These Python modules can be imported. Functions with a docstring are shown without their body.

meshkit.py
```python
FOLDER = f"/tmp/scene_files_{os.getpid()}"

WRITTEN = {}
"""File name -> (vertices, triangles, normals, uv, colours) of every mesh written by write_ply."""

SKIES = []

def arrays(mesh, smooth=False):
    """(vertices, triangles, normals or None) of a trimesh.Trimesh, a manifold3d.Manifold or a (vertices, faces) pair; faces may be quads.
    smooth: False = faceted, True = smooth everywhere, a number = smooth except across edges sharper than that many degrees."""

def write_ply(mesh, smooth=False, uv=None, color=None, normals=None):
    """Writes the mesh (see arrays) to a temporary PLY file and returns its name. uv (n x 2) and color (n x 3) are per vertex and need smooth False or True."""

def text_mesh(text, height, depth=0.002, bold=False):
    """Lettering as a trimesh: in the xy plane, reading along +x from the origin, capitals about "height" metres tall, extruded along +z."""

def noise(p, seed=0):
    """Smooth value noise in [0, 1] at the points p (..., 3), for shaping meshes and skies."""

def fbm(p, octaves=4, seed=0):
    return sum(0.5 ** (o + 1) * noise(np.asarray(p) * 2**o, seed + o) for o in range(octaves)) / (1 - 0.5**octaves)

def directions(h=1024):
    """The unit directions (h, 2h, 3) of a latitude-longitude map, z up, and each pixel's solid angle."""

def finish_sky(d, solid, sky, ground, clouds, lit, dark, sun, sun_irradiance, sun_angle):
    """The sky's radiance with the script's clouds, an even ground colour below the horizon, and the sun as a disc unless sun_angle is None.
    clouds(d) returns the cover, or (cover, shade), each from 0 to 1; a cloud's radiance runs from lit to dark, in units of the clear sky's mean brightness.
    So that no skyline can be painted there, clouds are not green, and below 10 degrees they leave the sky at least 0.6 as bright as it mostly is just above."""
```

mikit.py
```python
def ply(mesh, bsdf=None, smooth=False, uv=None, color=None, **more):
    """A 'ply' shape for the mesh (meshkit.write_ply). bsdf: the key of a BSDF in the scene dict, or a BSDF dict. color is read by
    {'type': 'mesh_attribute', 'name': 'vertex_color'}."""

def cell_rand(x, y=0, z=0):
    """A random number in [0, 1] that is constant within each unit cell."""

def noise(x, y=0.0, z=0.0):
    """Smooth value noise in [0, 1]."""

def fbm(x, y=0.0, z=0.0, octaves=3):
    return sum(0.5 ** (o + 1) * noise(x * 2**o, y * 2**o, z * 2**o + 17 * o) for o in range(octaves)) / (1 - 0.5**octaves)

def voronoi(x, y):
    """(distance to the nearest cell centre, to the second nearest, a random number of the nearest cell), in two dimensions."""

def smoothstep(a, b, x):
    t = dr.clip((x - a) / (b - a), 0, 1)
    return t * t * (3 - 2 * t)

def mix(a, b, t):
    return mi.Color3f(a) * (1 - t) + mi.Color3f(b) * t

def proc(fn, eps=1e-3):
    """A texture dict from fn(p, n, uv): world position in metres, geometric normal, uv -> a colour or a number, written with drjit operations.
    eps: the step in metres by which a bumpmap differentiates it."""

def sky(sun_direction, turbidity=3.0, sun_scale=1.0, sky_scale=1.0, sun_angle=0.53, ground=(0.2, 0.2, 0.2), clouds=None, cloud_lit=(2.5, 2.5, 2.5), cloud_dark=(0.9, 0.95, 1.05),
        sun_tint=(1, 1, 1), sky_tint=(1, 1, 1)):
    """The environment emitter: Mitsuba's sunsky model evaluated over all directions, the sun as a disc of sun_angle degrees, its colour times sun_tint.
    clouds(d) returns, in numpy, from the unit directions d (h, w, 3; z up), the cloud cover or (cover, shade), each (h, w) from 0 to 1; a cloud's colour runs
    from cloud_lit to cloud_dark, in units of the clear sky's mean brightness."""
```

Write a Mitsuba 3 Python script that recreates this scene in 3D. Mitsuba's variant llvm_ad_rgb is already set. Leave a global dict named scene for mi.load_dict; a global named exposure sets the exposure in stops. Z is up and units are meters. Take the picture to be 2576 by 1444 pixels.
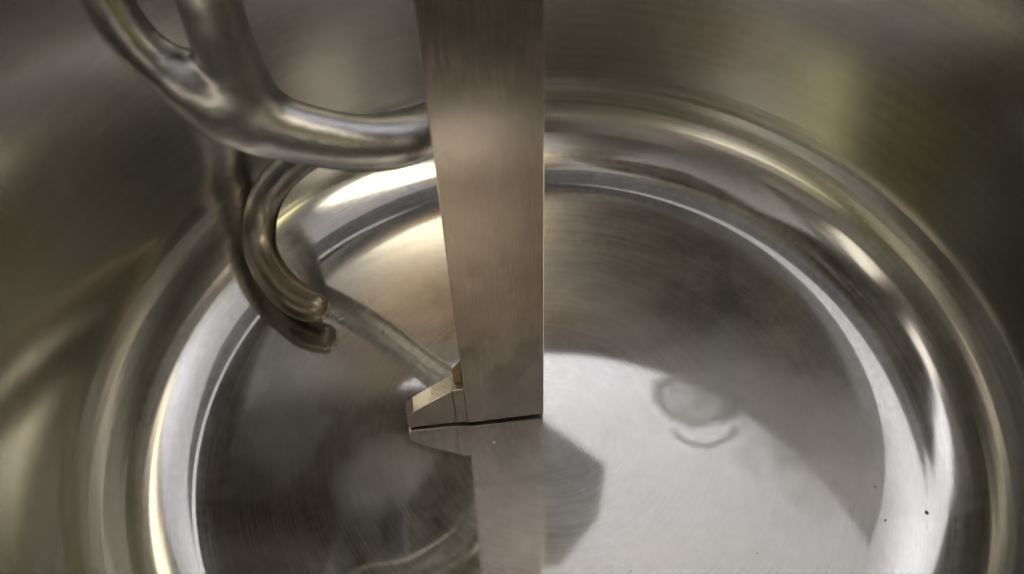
import math, numpy as np, trimesh, mitsuba as mi, mikit, meshkit
import drjit as dr
from shapely.geometry import Polygon
from mikit import proc, noise, fbm, smoothstep, mix
T = mi.ScalarTransform4f
rng = np.random.default_rng(7)
MM = 0.001
scene, labels = {'type': 'scene'}, {}

# ---------------------------------------------------------------- camera, light, exposure
CAM = np.array([-0.0006, -0.080, 0.14768])
RIGHT = np.array([0.99904, -0.03382, -0.02777])
DOWN = np.array([-0.04376, -0.77210, -0.63399])
FWD = np.array([0.0, 0.63460, -0.77284])
scene['camera'] = {'type': 'thinlens', 'fov': 2 * math.degrees(math.atan(1288 / 2143)), 'fov_axis': 'x', 'near_clip': 0.005, 'far_clip': 20,
                   'aperture_radius': 0.0007, 'focus_distance': 0.150,
                   'to_world': T().look_at(origin=CAM.tolist(), target=(CAM + FWD).tolist(), up=(-DOWN).tolist())}
exposure = -0.15

def lamp(rad): return {'type': 'area', 'radiance': {'type': 'rgb', 'value': rad}}

def say(key, label=None, cat=None, group=None, kind=None):
    labels[key] = {k: v for k, v in dict(label=label, category=cat, group=group, kind=kind).items() if v}

# ---------------------------------------------------------------- materials
def steel(tint, a):
    return {'type': 'roughconductor', 'material': 'none', 'distribution': 'ggx', 'alpha': a, 'specular_reflectance': {'type': 'rgb', 'value': tint}}
def dif(c): return {'type': 'twosided', 'bsdf': {'type': 'diffuse', 'reflectance': {'type': 'rgb', 'value': c}}}

# satin stainless steel: a sharp lobe, a wide lobe (fine scratches), smeared by wiping marks and greasy prints
def ell(p, x, y, rx, ry, rot=0.0):        # 0 at the centre of an oval, 1 on its outline
    c, q = math.cos(rot), math.sin(rot)
    dx, dy = p.x * 1000 - x, p.y * 1000 - y
    return dr.sqrt(dr.square((c * dx + q * dy) / rx) + dr.square((c * dy - q * dx) / ry))
def prints(p):                            # greasy finger and water marks on the floor
    wob = 0.5 * (fbm(p.x * 120, p.y * 120, 3.0) - 0.5)
    e = ell(p, 35, 10, 9.5, 6.2, -.25) + wob
    m = .50 * (1 - smoothstep(.75, 1.05, e)) * (.6 + .8 * fbm(p.x * 300, p.y * 200, 8.0)) + .18 * (smoothstep(.6, .9, e) - smoothstep(.95, 1.15, e))
    e = ell(p, 36, 3.2, 6.2, 4.0) + wob
    m += .5 * (smoothstep(.65, .9, e) - smoothstep(.95, 1.2, e)) * (1 - smoothstep(1.0, 4.5, p.y * 1000))
    e = ell(p, -27, -3.5, 10.5, 8.0, .5) + wob
    m += .45 * (1 - smoothstep(.5, 1.15, e))
    e = ell(p, 55, 1, 15, 17, .5) + 2 * wob
    m += .5 * (1 - smoothstep(.4, 1.2, e))
    e = ell(p, -46, 6, 8, 14, .3) + 2 * wob
    m += .3 * (1 - smoothstep(.4, 1.2, e))
    e = ell(p, -1, -3.5, 4.5, 2.2, .3) + 2 * wob
    m += .35 * (1 - smoothstep(.5, 1.1, e))
    e = ell(p, -6, -11, 4, 3, -.5) + 2 * wob
    m += .25 * (1 - smoothstep(.5, 1.1, e))
    e = ell(p, -3, -19, 5, 4, .3) + 2 * wob
    m += .3 * (1 - smoothstep(.6, 1.1, e))
    return dr.select(p.z < .006, m, 0)
def smear(p, n, uv):
    w = fbm(p.x * 60 + 5 * fbm(p.x * 25, p.y * 25, 1.0), p.y * 90, p.z * 30, octaves=3)
    fine = noise(p.x * 900, p.y * 900, p.z * 900) - 0.5
    r = dr.sqrt(dr.square(p.x - BX * MM) + dr.square(p.y - BY * MM))
    rings = noise(r * 2600, dr.atan2(p.y - BY * MM, p.x - BX * MM) * 5, p.z * 900) - 0.5     # fine circular polishing marks
    return dr.clip(0.16 + 0.10 * rings + 0.35 * (w - 0.5) + 0.06 * fine + prints(p), 0.03, 0.95)
def satin(lo, hi): return proc(lambda p, n, uv: lo + (hi - lo) * smoothstep(.0015, .014, p.z))   # the drawn wall is rougher than the polished floor
STEEL = [.62, .618, .605]
def tone(p, n, uv): return mi.Color3f(*STEEL) * (1 - .55 * dr.clip(prints(p), 0, .9)) * (1 - .11 * smoothstep(.014, .03, p.z)) * (.95 + .10 * fbm(p.x * 130, p.y * 130, p.z * 130, octaves=3))
TONE = proc(tone)
def stained(a): return {**steel(STEEL, a), 'specular_reflectance': TONE}
scene['bowl_steel'] = {'type': 'twosided', 'bsdf': {'type': 'blendbsdf', 'weight': proc(smear), 'a': stained(satin(.003, .027)), 'b': stained(satin(.12, .08))}}
def brushed(p, n, uv):                    # uv in mm: u across the bar, v up it
    g = noise(uv.x * 9, uv.y * .35) * .6 + noise(uv.x * 22, uv.y * .9, 5.0) * .4
    st = smoothstep(.5, .72, fbm(uv.x * .16, uv.y * .12, 2.0, octaves=3)) * (1 - smoothstep(25, 50, uv.y))
    dots = smoothstep(.80, .86, noise(uv.x * 1.3, uv.y * 1.3, 9.0)) * (1 - smoothstep(20, 60, uv.y))
    return mi.Color3f(.575, .53, .49) * (.92 + .14 * g) * (1 - .22 * st) * (1 - .15 * dots)
def brush_alpha(p, n, uv): return .022 + .025 * noise(uv.x * 9, uv.y * .35) + .03 * fbm(uv.x * .3, uv.y * .3, 4.0)
gauge = {'type': 'roughconductor', 'material': 'none', 'distribution': 'ggx', 'alpha_u': 0.14, 'alpha_v': proc(brush_alpha), 'specular_reflectance': proc(brushed)}
scene['gauge_steel'] = {'type': 'twosided', 'bsdf': gauge}
def cast(p, n, uv): return fbm(p.x * 700, p.y * 700, p.z * 700, octaves=3) * .5 + noise(p.x * 160, p.y * 160, p.z * 160)
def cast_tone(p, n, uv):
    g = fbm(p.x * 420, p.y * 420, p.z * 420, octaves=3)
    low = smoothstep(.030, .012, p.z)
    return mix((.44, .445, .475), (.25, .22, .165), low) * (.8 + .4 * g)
scene['hook_metal'] = {'type': 'twosided', 'bsdf': {'type': 'bumpmap', 'scale': 0.00011, 'arbitrary': proc(cast, 2e-4),
    'bsdf': {**{k: v for k, v in steel([.5, .5, .5], .11).items() if k != 'specular_reflectance'}, 'specular_reflectance': proc(cast_tone)}}}
scene['white_paint'] = dif([.8, .8, .8])
scene['dark_enamel'] = {'type': 'principled', 'base_color': {'type': 'rgb', 'value': [.22, .21, .165]}, 'roughness': 0.35}
scene['black_plastic'] = {'type': 'principled', 'base_color': {'type': 'rgb', 'value': [.018, .018, .018]}, 'roughness': 0.45}
scene['counter_top'] = dif([.25, .2, .15])
scene['skin'] = {'type': 'principled', 'base_color': {'type': 'rgb', 'value': [.74, .50, .36]}, 'roughness': 0.5}
scene['smoky_plastic'] = {'type': 'principledthin', 'base_color': {'type': 'rgb', 'value': [.50, .55, .64]}, 'roughness': .5, 'diff_trans': 1.1, 'spec_trans': 0.0}
scene['shirt_cloth'] = dif([.03, .03, .025])
scene['lime_paint'] = dif([.80, .90, .08])
scene['wall_cream'] = dif([.34, .31, .24])
scene['wall_grey'] = dif([.11, .105, .085])
scene['wall_olive'] = dif([.10, .10, .065])
scene['lamp_shell'] = dif([.5, .5, .5])
scene['residue'] = dif([.16, .13, .07])
scene['water'] = {'type': 'dielectric', 'int_ior': 1.33}

# ---------------------------------------------------------------- room bits that only the reflections show
def rect(cx, cy, z, sx, sy): # horizontal sheet, normal up
    v = np.array([[-1, -1, 0], [1, -1, 0], [1, 1, 0], [-1, 1, 0]], float) * [sx / 2, sy / 2, 1] + [cx, cy, z]
    return trimesh.Trimesh(v, [[0, 1, 2], [0, 2, 3]], process=False)
scene['ceiling'] = mikit.ply(trimesh.creation.box([7, 7, .1], T_ := trimesh.transformations.translation_matrix([0, 0, 1.55])), 'white_paint'); say('ceiling', 'white painted kitchen ceiling over the mixing bowl', kind='structure')
scene['counter'] = mikit.ply(trimesh.creation.box([2.4, .7, .04], trimesh.transformations.translation_matrix([0, .05, -.035])), 'counter_top'); say('counter', 'brown counter top under the steel bowl', kind='structure')

# ---------------------------------------------------------------- bowl
def fillet(r0, z0, a0, a1, rho, n):
    a = np.linspace(a0, a1, n)
    return np.c_[r0 + rho * (np.sin(a) - math.sin(a0)), z0 + rho * (math.cos(a0) - np.cos(a))]
def bowl_profile():
    Rd, WA = 1300.0, 83.0
    r = np.linspace(0, 61, 40); flo = np.c_[r, r * r / (2 * Rd)]
    a0 = 61 / Rd
    fil = fillet(61, 61 * 61 / (2 * Rd), a0, math.radians(WA), 24.5, 220)
    zt = 119.0
    z = np.linspace(fil[-1, 1], zt, 40)[1:]
    s = (z - fil[-1, 1]) / (zt - fil[-1, 1])
    wall = np.c_[fil[-1, 0] + (z - fil[-1, 1]) / math.tan(math.radians(WA)), z]
    p = np.vstack([flo, fil[1:], wall])
    # spinning marks: faint concentric ripples from the foot of the wall up
    t = np.gradient(p, axis=0); t /= np.linalg.norm(t, axis=1, keepdims=True)
    s = np.r_[0, np.cumsum(np.linalg.norm(np.diff(p, axis=0), axis=1))]
    w = sum(a * np.sin(2 * np.pi * s / l + f) for a, l, f in ((.010, 7.3, 1), (.006, 4.1, 2), (.0035, 2.3, .5), (.002, 1.4, 4))) * np.clip((p[:, 1] - 4) / 6, 0, 1) * np.clip((60 - p[:, 1]) / 30, 0, 1)
    return p + w[:, None] * np.c_[-t[:, 1], t[:, 0]]
def bowl_z(x, y): return float(np.interp(math.hypot(x - BX, y - BY), prof[:, 0], prof[:, 1]))
prof = bowl_profile()
BX, BY = 5.5, 5.0     # bowl axis, mm
def revolve(p, n=240, cx=0.0, cy=0.0):
    a = np.linspace(0, 2 * np.pi, n, endpoint=False)
    v = np.stack([p[:, None, 0] * np.cos(a), p[:, None, 0] * np.sin(a), np.broadcast_to(p[:, None, 1], (len(p), n))], -1).reshape(-1, 3)
    i, j = np.meshgrid(np.arange(len(p) - 1), np.arange(n), indexing='ij')
    k = (j + 1) % n
    q = np.stack([i * n + j, i * n + k, (i + 1) * n + k, (i + 1) * n + j], -1).reshape(-1, 4)
    return trimesh.Trimesh((v + [cx, cy, 0]) * MM, np.vstack([q[:, [0, 1, 2]], q[:, [0, 2, 3]]]), process=False)
rt, zt = prof[-1]
scene['mixing_bowl__basin'] = mikit.ply(revolve(prof, 240, BX, BY), 'bowl_steel', smooth=True)
outer = prof[::-1] + [1.2, 0]; outer[:, 1] -= 0.9
outer = outer[outer[:, 0] > 1.3]
scene['mixing_bowl__outer_shell'] = mikit.ply(revolve(outer, 120, BX, BY), 'bowl_steel', smooth=True)
th = np.linspace(0, 2 * np.pi, 17)
lip = np.c_[rt + 1.4 + 1.3 * np.cos(th), zt + 0.3 + 1.3 * np.sin(th)]
scene['mixing_bowl__rim'] = mikit.ply(revolve(lip, 240, BX, BY), 'bowl_steel', smooth=True)
say('mixing_bowl', 'polished stainless steel mixing bowl seen from inside, around the gauge and hook', 'mixing bowl')

# ---------------------------------------------------------------- dough hook: distance field -> surface nets
def spline(pts, n):
    from scipy.interpolate import CubicSpline
    pts = np.asarray(pts, float)
    t = np.r_[0, np.cumsum(np.linalg.norm(np.diff(pts[:, :3], axis=0), axis=1))]
    return CubicSpline(t, pts)(np.linspace(0, t[-1], n))
HS = 0.55
def strand_field(pts, lo, shape, HS=HS):
    d = np.full(shape, 30.0, np.float32)
    for k in range(len(pts) - 1):
        a, b, ra, rb = pts[k, :3], pts[k + 1, :3], pts[k, 3], pts[k + 1, 3]
        m = max(ra, rb) + 7
        i0 = np.maximum(np.floor((np.minimum(a, b) - m - lo) / HS).astype(int), 0); i1 = np.minimum(np.ceil((np.maximum(a, b) + m - lo) / HS).astype(int), shape)
        if (i1 <= i0).any(): continue
        g = np.stack(np.meshgrid(*[lo[q] + HS * np.arange(i0[q], i1[q]) for q in range(3)], indexing='ij'), -1)
        ab = b - a
        t = np.clip(((g - a) @ ab) / (ab @ ab), 0, 1)
        dd = np.linalg.norm(g - a - t[..., None] * ab, axis=-1) - (ra + t * (rb - ra))
        s = tuple(slice(i0[q], i1[q]) for q in range(3))
        d[s] = np.minimum(d[s], dd)
    return d
def smin(a, b, k):
    h = np.clip(0.5 + 0.5 * (b - a) / k, 0, 1)
    return b * (1 - h) + a * h - k * h * (1 - h)
def surface_nets(d, lo, hs):
    ins = d < 0
    nx, ny, nz = np.array(d.shape) - 1
    acc = np.zeros((nx, ny, nz, 3), np.float32); cnt = np.zeros((nx, ny, nz), np.float32)
    corner = lambda c: tuple(slice(c[q], c[q] + (nx, ny, nz)[q]) for q in range(3))
    base = [np.array(c) for c in np.ndindex(2, 2, 2)]
    for c in base:
        for ax in range(3):
            if c[ax]: continue
            e = c.copy(); e[ax] = 1
            A, B = d[corner(c)], d[corner(e)]
            x = (A < 0) != (B < 0)
            t = np.where(x, A / np.where(x, A - B, 1), 0)
            p = np.broadcast_to(c.astype(np.float32), acc.shape).copy(); p[..., ax] += t
            acc += np.where(x[..., None], p, 0); cnt += x
    act = cnt > 0
    idx = -np.ones(act.shape, int); idx[act] = np.arange(act.sum())
    v = (np.argwhere(act) + acc[act] / cnt[act][:, None]) * hs + lo
    faces = []
    for ax in range(3):
        u, w = [(1, 2), (2, 0), (0, 1)][ax]
        s0 = [slice(1, -1)] * 3; s0[ax] = slice(0, -1)
        s1 = list(s0); s1[ax] = slice(1, None)
        A, B = ins[tuple(s0)], ins[tuple(s1)]
        g = np.argwhere(A != B)
        flip = A[tuple(g.T)]
        g = g + 1; g[:, ax] -= 1
        def at(du, dw):
            h = g.copy(); h[:, u] += du; h[:, w] += dw
            return idx[tuple(h.T)]
        q = np.stack([at(-1, -1), at(0, -1), at(0, 0), at(-1, 0)], 1)
        q[~flip] = q[~flip][:, ::-1]
        faces.append(q)
    q = np.vstack(faces)
    return trimesh.Trimesh(v, np.vstack([q[:, [0, 1, 2]], q[:, [0, 2, 3]]]), process=False)

R = 4.0
main = [(-42.6, 32.4, 7.0, 3.4), (-45.2, 33.5, 7.2, 3.7), (-51.7, 39.8, 8.5, 3.7), (-55.2, 47, 11, 3.6), (-53.7, 53.7, 17.5, 3.6), (-46, 55.9, 26, 3.6), (-34.3, 53.2, 35, 3.7), (-20.9, 45.9, 42.5, 3.8),
        (-8.9, 38.9, 51.2, 3.9), (-6.0, 30.5, 58.5, 3.7), (-10.0, 21.0, 64.3, 3.6), (-14.3, 13.9, 67.6, 3.7), (-19.3, 10.9, 69.6, 3.9), (-23.3, 9.4, 71.6, 3.95), (-26.8, 8.6, 73.5, 4.0), (-32.2, 8.1, 76.4, 4.35), (-36.7, 8.7, 79.3, 4.6), (-38, 9.2, 81, 4.5)]
right = [(-32.5, 8.4, 77, 4.1), (-34, 9.3, 84, 3.8), (-34.8, 11.0, 92, 3.7), (-35.5, 18, 105, 3.9), (-38, 38, 130, 4.4), (-42, 62, 150, 5), (-43, 76, 164, 5.5), (-43, 80, 176, 5.5)]
left = [(-36.5, 8.8, 80, 4.0), (-41, 10, 82.5, 3.3), (-44.9, 11, 86, 3.0), (-47.5, 12.9, 92, 2.9), (-50, 20, 104, 3.0), (-52, 38, 124, 3.4), (-48, 62, 145, 4), (-43, 76, 162, 4.5)]
lo = np.array([-66., 0, -2]); hi = np.array([10., 92, 184]); shape = np.ceil((hi - lo) / HS).astype(int)
fm, fr, fl = (strand_field(spline(x, n), lo, shape) for x, n in ((main, 110), (right, 40), (left, 50)))
field = smin(smin(fm, fr, 1.3), fl, 2.6)
hook = surface_nets(field, lo, HS)
trimesh.smoothing.filter_taubin(hook, iterations=8)
hook.vertices *= MM
scene['dough_hook__body'] = mikit.ply(hook, 'hook_metal', smooth=True)
col = np.array([[0, 172], [9, 172], [11, 174], [11, 188], [0, 188]], float)
c = revolve(col, 48); c.apply_translation([-.043, .080, 0])
scene['dough_hook__collar'] = mikit.ply(c, 'hook_metal', smooth=30)
say('dough_hook', 'curled shiny metal dough hook hanging into the bowl left of the gauge', 'dough hook')

# ---------------------------------------------------------------- gauge: flat steel bar with a small jaw, standing on the bowl floor
A0, EU, NB = np.array([-22.093, 5.268, 0]), np.array([.99604, .08893, 0]), np.array([-.08893, .99604, 0])
def slab(poly, y0, y1, bevel=0.25):
    ins = poly.buffer(-bevel, join_style=2)
    P = lambda g, z: np.c_[np.array(g.exterior.coords)[:-1], np.full(len(g.exterior.coords) - 1, z)]
    pc = np.array(poly.exterior.coords)[:-1]; n = len(pc)
    ic = np.array(ins.exterior.coords)[:-1]
    k = np.argmin(np.linalg.norm(ic - pc[0], axis=1)); ic = np.roll(ic, -k, 0)
    if np.linalg.norm(ic - pc, axis=1).max() > np.linalg.norm(ic[::-1][np.r_[n - 1, 0:n - 1]] - pc, axis=1).max(): ic = np.roll(ic[::-1], 1, 0)
    rings = [np.c_[ic, np.full(n, y0)], np.c_[pc, np.full(n, y0 + bevel)], np.c_[pc, np.full(n, y1 - bevel)], np.c_[ic, np.full(n, y1)]]
    v, f = trimesh.creation.triangulate_polygon(Polygon(ic), engine='earcut')
    lut = [int(np.argmin(np.linalg.norm(ic - x, axis=1))) for x in v]
    f = np.array(lut)[f]
    fs = [f, f + 3 * n]
    for a in range(3):
        i = np.arange(n); j = (i + 1) % n
        fs += [np.c_[a * n + i, a * n + j, (a + 1) * n + j], np.c_[a * n + i, (a + 1) * n + j, (a + 1) * n + i]]
    t = trimesh.Trimesh(np.vstack(rings), np.vstack(fs), process=False); trimesh.repair.fix_normals(t)
    return t
def to_world(m, fix=True): # (u, z, depth) -> world metres
    v = m.vertices
    m = trimesh.Trimesh((A0 + v[:, :1] * EU + v[:, 2:3] * NB + v[:, 1:2] * [0, 0, 1]) * MM, m.faces[:, ::-1], process=False)
    return m
def gauge_part(poly, y0, y1, bevel=0.25):
    m = slab(poly, y0, y1, bevel); t = trimesh.Trimesh(m.vertices[m.faces].reshape(-1, 3), np.arange(3 * len(m.faces)).reshape(-1, 3), process=False)
    return mikit.ply(to_world(t, False), 'gauge_steel', uv=t.vertices[:, :2] + t.vertices[:, 2:3] * [1, 0])   # u across the bar, v along it: the brushing runs along v
G = 0.95
bar = Polygon([(11.72, G), (26.75, G), (26.95, 300), (11.9, 300)])
scene['depth_gauge__beam'] = gauge_part(bar, 0, 4.0, .12)
tip = Polygon([(0.25, G), (9.5, G + .05), (9.5, 12.4), (5.3, 9.5), (1.6, 6.6), (0.05, 5.0), (-.05, 1.8)])
scene['depth_gauge__jaw'] = gauge_part(tip, .45, 4.0, .15)
scene['depth_gauge__jaw_root'] = gauge_part(Polygon([(9.58, G + .05), (11.66, G + .03), (11.66, 12.9), (9.58, 12.5)]), .30, 4.0, .06)
scene['depth_gauge__grime'] = mikit.ply(to_world(slab(Polygon([(9.9, 12.95), (11.68, 13.0), (11.68, 17.5), (10.6, 16.2), (9.9, 14.6)]), 1.6, 3.8, .3)), 'residue')
scene['depth_gauge__slider'] = mikit.ply(to_world(slab(Polygon([(-14, 205), (18, 205), (18, 290), (-14, 290)]), 4.2, 42, 4)), 'black_plastic')
say('depth_gauge', 'flat brushed steel measuring bar standing upright on the bowl floor', 'caliper')

# ---------------------------------------------------------------- the kitchen around the bowl, seen only in reflections
def rbox(sx, sy, sz, r, c):
    import manifold3d as m3
    q = m3.Manifold.sphere(r, 48)
    m = m3.Manifold.batch_hull([q.translate([x * (sx / 2 - r), y * (sy / 2 - r), z * (sz / 2 - r)]) for x in (-1, 1) for y in (-1, 1) for z in (-1, 1)]).translate(c).to_mesh()
    return trimesh.Trimesh(m.vert_properties[:, :3], m.tri_verts, process=False)
def hull(pts):
    return trimesh.convex.convex_hull(np.asarray(pts, float))
scene['mixer_head__housing'] = mikit.ply(rbox(.125, .11, .12, .03, [-.0675, .10, .262]), 'dark_enamel', smooth=True)
scene['mixer_head__neck'] = mikit.ply(rbox(.26, .06, .07, .025, [-.235, .12, .305]), 'dark_enamel', smooth=True)
nose = np.array([(9, 126), (35, 103), (30, 82), (14, 64), (-4, 64), (-4, 126)]) * MM
gv, gf = trimesh.creation.triangulate_polygon(Polygon(nose).buffer(-.003).buffer(.003), engine='earcut')
scene['mixer_head__splash_guard'] = mikit.ply(trimesh.Trimesh(np.c_[gv, np.full(len(gv), .2)], gf, process=False), 'smoky_plastic')
hub = revolve(np.array([[0, 187], [12, 187], [14, 189], [16, 188], [20, 190], [20, 205], [0, 205]], float), 48); hub.apply_translation([-.043, .08, 0])
scene['mixer_head__hub'] = mikit.ply(hub, 'hook_metal', smooth=30)
say('mixer_head', 'dark mixer head over the left half of the bowl, holding the hook', 'mixer')
def wall(key, c, s, m, label):
    scene[key] = mikit.ply(trimesh.creation.box(s, trimesh.transformations.translation_matrix(c)), m); say(key, label, kind='structure')
wall('wall', (0, 1.5, .3), (4.9, .05, 2.4), 'wall_grey', 'grey kitchen wall behind the mixer')
wall('wall_001', (0, -1.3, .3), (4.9, .05, 2.4), 'wall_olive', 'olive kitchen wall behind the camera')
wall('wall_002', (-1.45, .1, .3), (.05, 2.7, 2.4), 'wall_cream', 'cream kitchen wall left of the mixer')
wall('wall_003', (2.5, .1, .3), (.05, 2.7, 2.4), 'wall_grey', 'grey kitchen wall right of the bowl')
for i, (x, y) in enumerate([(-1.2, 1.1), (1.5, .9), (0, 1.25), (.45, -.75)]):
    k = 'wall_uplight' + ('' if not i else f'_{i:03d}')
    scene[k + '__shade'] = mikit.ply(trimesh.creation.box([.32, .32, .1], trimesh.transformations.translation_matrix([x, y, .7])), 'lamp_shell')
    scene[k + '__bulb'] = {**mikit.ply(rect(x, y, .752, .3, .3), 'lamp_shell'), 'emitter': lamp([24, 23, 22.5] if i == 3 else [39, 38.2, 40])}
    say(k, 'uplight shining at the ceiling ' + ('left of the mixer', 'far to the right', 'straight behind the mixer', 'behind the camera')[i], 'lamp', 'uplights around the room')
scene['tall_cabinet'] = mikit.ply(rbox(.8, .35, 2.2, .01, [1.3, -1.05, .3]), 'black_plastic', smooth=30); say('tall_cabinet', 'tall dark cabinet behind the camera on the right', 'cabinet')
def strip(key, c, sz, rad, label):
    scene[key] = {**mikit.ply(trimesh.creation.box(sz, trimesh.transformations.translation_matrix(c)), 'lamp_shell'), 'emitter': lamp(rad)}; say(key, label, 'lamp')
strip('strip_lamp', [-1.40, .45, 1.10], [.05, 1.1, .70], [1.7, 1.5, 1.15], 'wide warm panel lamp on the wall left of the mixer')
# scene['cupboard'] = mikit.ply(rbox(.45, .3, .6, .01, [.58, -1.1, .85]), 'lime_paint', smooth=30); say('cupboard', 'yellow green wall cupboard behind the camera', 'cupboard')
strip('strip_lamp_001', [1.9, -.5, 1.45], [.3, .5, .05], [3.2, 2.8, 1.3], 'narrow yellowish strip lamp under the ceiling right of the bowl')
# a small bar shaped work light just right of the bowl's middle, above the rim, and the hand that holds the gauge, lit by it from below
wl = rbox(.094, .032, .014, .006, [0, 0, 0])
wl.apply_transform(trimesh.transformations.rotation_matrix(math.radians(-27), [0, 0, 1])); wl.apply_translation([.058, .004, .190])
scene['work_light'] = {**mikit.ply(wl, 'lamp_shell', smooth=30), 'emitter': lamp([7.0, 6.1, 4.4])}
say('work_light', 'small warm work light bar held above the bowl', 'lamp')
def field_mesh(strands, lo, hi, hs, k):
    shape = np.ceil((np.array(hi) - lo) / hs).astype(int); f = None
    for p in strands:
        g = strand_field(np.asarray(p, float), np.array(lo, float), shape, hs)
        f = g if f is None else smin(f, g, k)
    m = surface_nets(f, np.array(lo, float), hs); trimesh.smoothing.filter_taubin(m, iterations=6); m.vertices *= MM
    return m
hand = []
for z, l in ((264, 1.0), (284, 1.08), (303, 1.0), (320, .86)):
    hand.append([(44, -52, 300 + .3 * (z - 292), 12), (38, -12, z, 13), (35, 26, z, 11), (26, 46 * (.55 + .45 * l), z - 3, 9.5), (14, 42, z - 6, 8.5), (9, 30, z - 7, 7.2)])
hand.append([(44, -56, 288, 14), (27, -40, 276, 12.5), (12, -18, 266, 10), (7, -4, 260, 8.5)])
hand.append([(44, -55, 300, 20), (58, -95, 318, 22), (76, -150, 345, 26), (116, -270, 410, 33)])
scene['person__hand'] = mikit.ply(field_mesh(hand, [-30, -310, 235], [160, 75, 450], 2.2, 3.0), 'skin', smooth=True)
body = [[(290, -420, 440, 105), (280, -415, 600, 125), (270, -410, 760, 95)], [(370, -420, 440, 105), (390, -420, 600, 120), (400, -415, 760, 85)],
        [(165, -390, 800, 62), (330, -420, 815, 75), (495, -410, 800, 62)], [(165, -390, 800, 58), (140, -330, 600, 50), (122, -262, 425, 42)], [(495, -410, 800, 58), (540, -390, 560, 48), (470, -250, 330, 38)]]
scene['person__shirt'] = mikit.ply(field_mesh(body, [50, -600, 270], [640, -180, 920], 9.0, 40.0), 'shirt_cloth', smooth=True)
hips = [[(290, -420, 430, 112), (285, -420, 150, 125), (285, -420, -60, 120)], [(375, -420, 430, 112), (380, -420, 150, 125), (380, -420, -60, 120)]]
scene['person__apron'] = mikit.ply(field_mesh(hips, [100, -600, -220], [560, -250, 570], 9.0, 40.0), 'lime_paint', smooth=True)
headm = [[(330, -405, 840, 55), (325, -385, 915, 60)], [(322, -375, 960, 82), (322, -365, 1010, 88)], [(320, -300, 955, 22), (320, -288, 945, 14)]]
scene['person__head'] = mikit.ply(field_mesh(headm, [190, -520, 760], [460, -230, 1130], 8.0, 20.0), 'skin', smooth=True)
say('person', 'person in a dark shirt and yellow green apron, gripping the gauge above the bowl', 'person')
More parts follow.
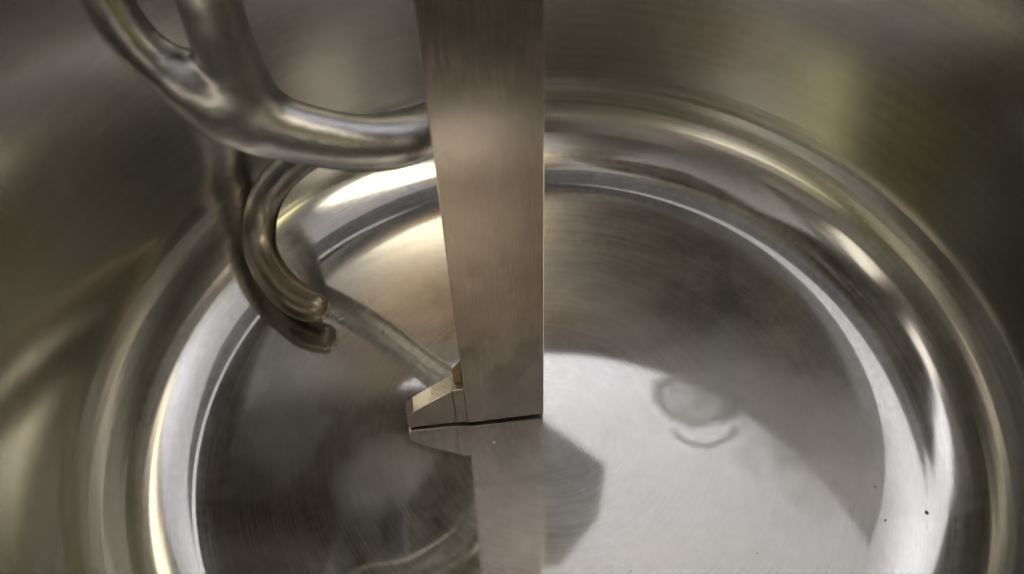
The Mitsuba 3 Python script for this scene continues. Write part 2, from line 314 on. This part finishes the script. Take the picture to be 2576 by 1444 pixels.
# ---- the phone the picture is taken with: a slab behind its lens
M4 = np.eye(4); M4[:3, 0], M4[:3, 1], M4[:3, 2] = RIGHT, -DOWN, -FWD; M4[:3, 3] = CAM
ph = rbox(.138, .068, .009, .004, [-.058, -.026, .0065]); ph.apply_transform(M4)
scene['phone'] = mikit.ply(ph, 'black_plastic', smooth=30); say('phone', 'dark phone held over the near edge of the bowl', 'phone')

# ---------------------------------------------------------------- crumbs and water drops in the bowl
def speck(key, x, y, r, flat, m, label, cat, group, seed):
    g = np.random.default_rng(seed); b = trimesh.creation.icosphere(2, r)
    b.vertices *= 1 + .45 * (meshkit.noise(b.vertices / r * 1.3 + seed) - .5)[:, None] if m == 'residue' else 1
    b.vertices *= [1.0 + .5 * g.random(), 1.0, flat]
    b.apply_transform(trimesh.transformations.rotation_matrix(g.random() * 6, [0, 0, 1]))
    rr = math.hypot(x - BX, y - BY)
    sl = math.atan2(bowl_z(BX + rr + .5, BY) - bowl_z(BX + rr - .5, BY), 1.0)
    ax = np.array([-(y - BY), x - BX, 0]) / max(rr, 1e-6)
    b.apply_transform(trimesh.transformations.rotation_matrix(-sl, ax))
    nrm = np.array([-(x - BX) / rr * math.sin(sl), -(y - BY) / rr * math.sin(sl), math.cos(sl)])
    b.apply_translation(np.array([x, y, bowl_z(x, y)]) + nrm * r * flat * .6)
    b.vertices *= MM
    scene[key] = mikit.ply(b, m, smooth=True); say(key, label, cat, group)
C = 'dark crumbs stuck in the bowl'
for i, (x, y, r, l) in enumerate([(-28.7, 29.8, .2, 'tiny dark crumb on the bowl floor between the hook tip and the bar'), (71.2, -17.5, .27, 'largest dark crumb, at the right edge of the bright ring'),
                                  (64.5, -11.2, .15, 'small dark crumb in the bright ring, right side, upper of two'), (64.3, -17.8, .18, 'elongated dark crumb in the bright ring, right side, lower of two'),
                                  (40.5, -22.5, .12, 'pinpoint dark crumb on the white part of the floor, lower right'), (18, -24.5, .12, 'pinpoint dark crumb beside the grey polygon reflection')]):
    speck('crumb' + (f'_{i:03d}' if i else ''), x, y, r, .6, 'residue', l, 'crumb', C, 40 + i)
for i, (x, y, r, l) in enumerate([(-40.6, 31.2, .45, 'tiny clear water drop under the hook tip'), (-38.2, 33.6, .38, 'tiny clear water drop to the right of the hook tip'), (-5.3, 1.8, .4, 'tiny clear water drop just below the foot of the bar')]):
    speck('water_drop' + (f'_{i:03d}' if i else ''), x, y, r, .5, 'water', l, 'water drop', 'water drops on the floor of the bowl', 60 + i)
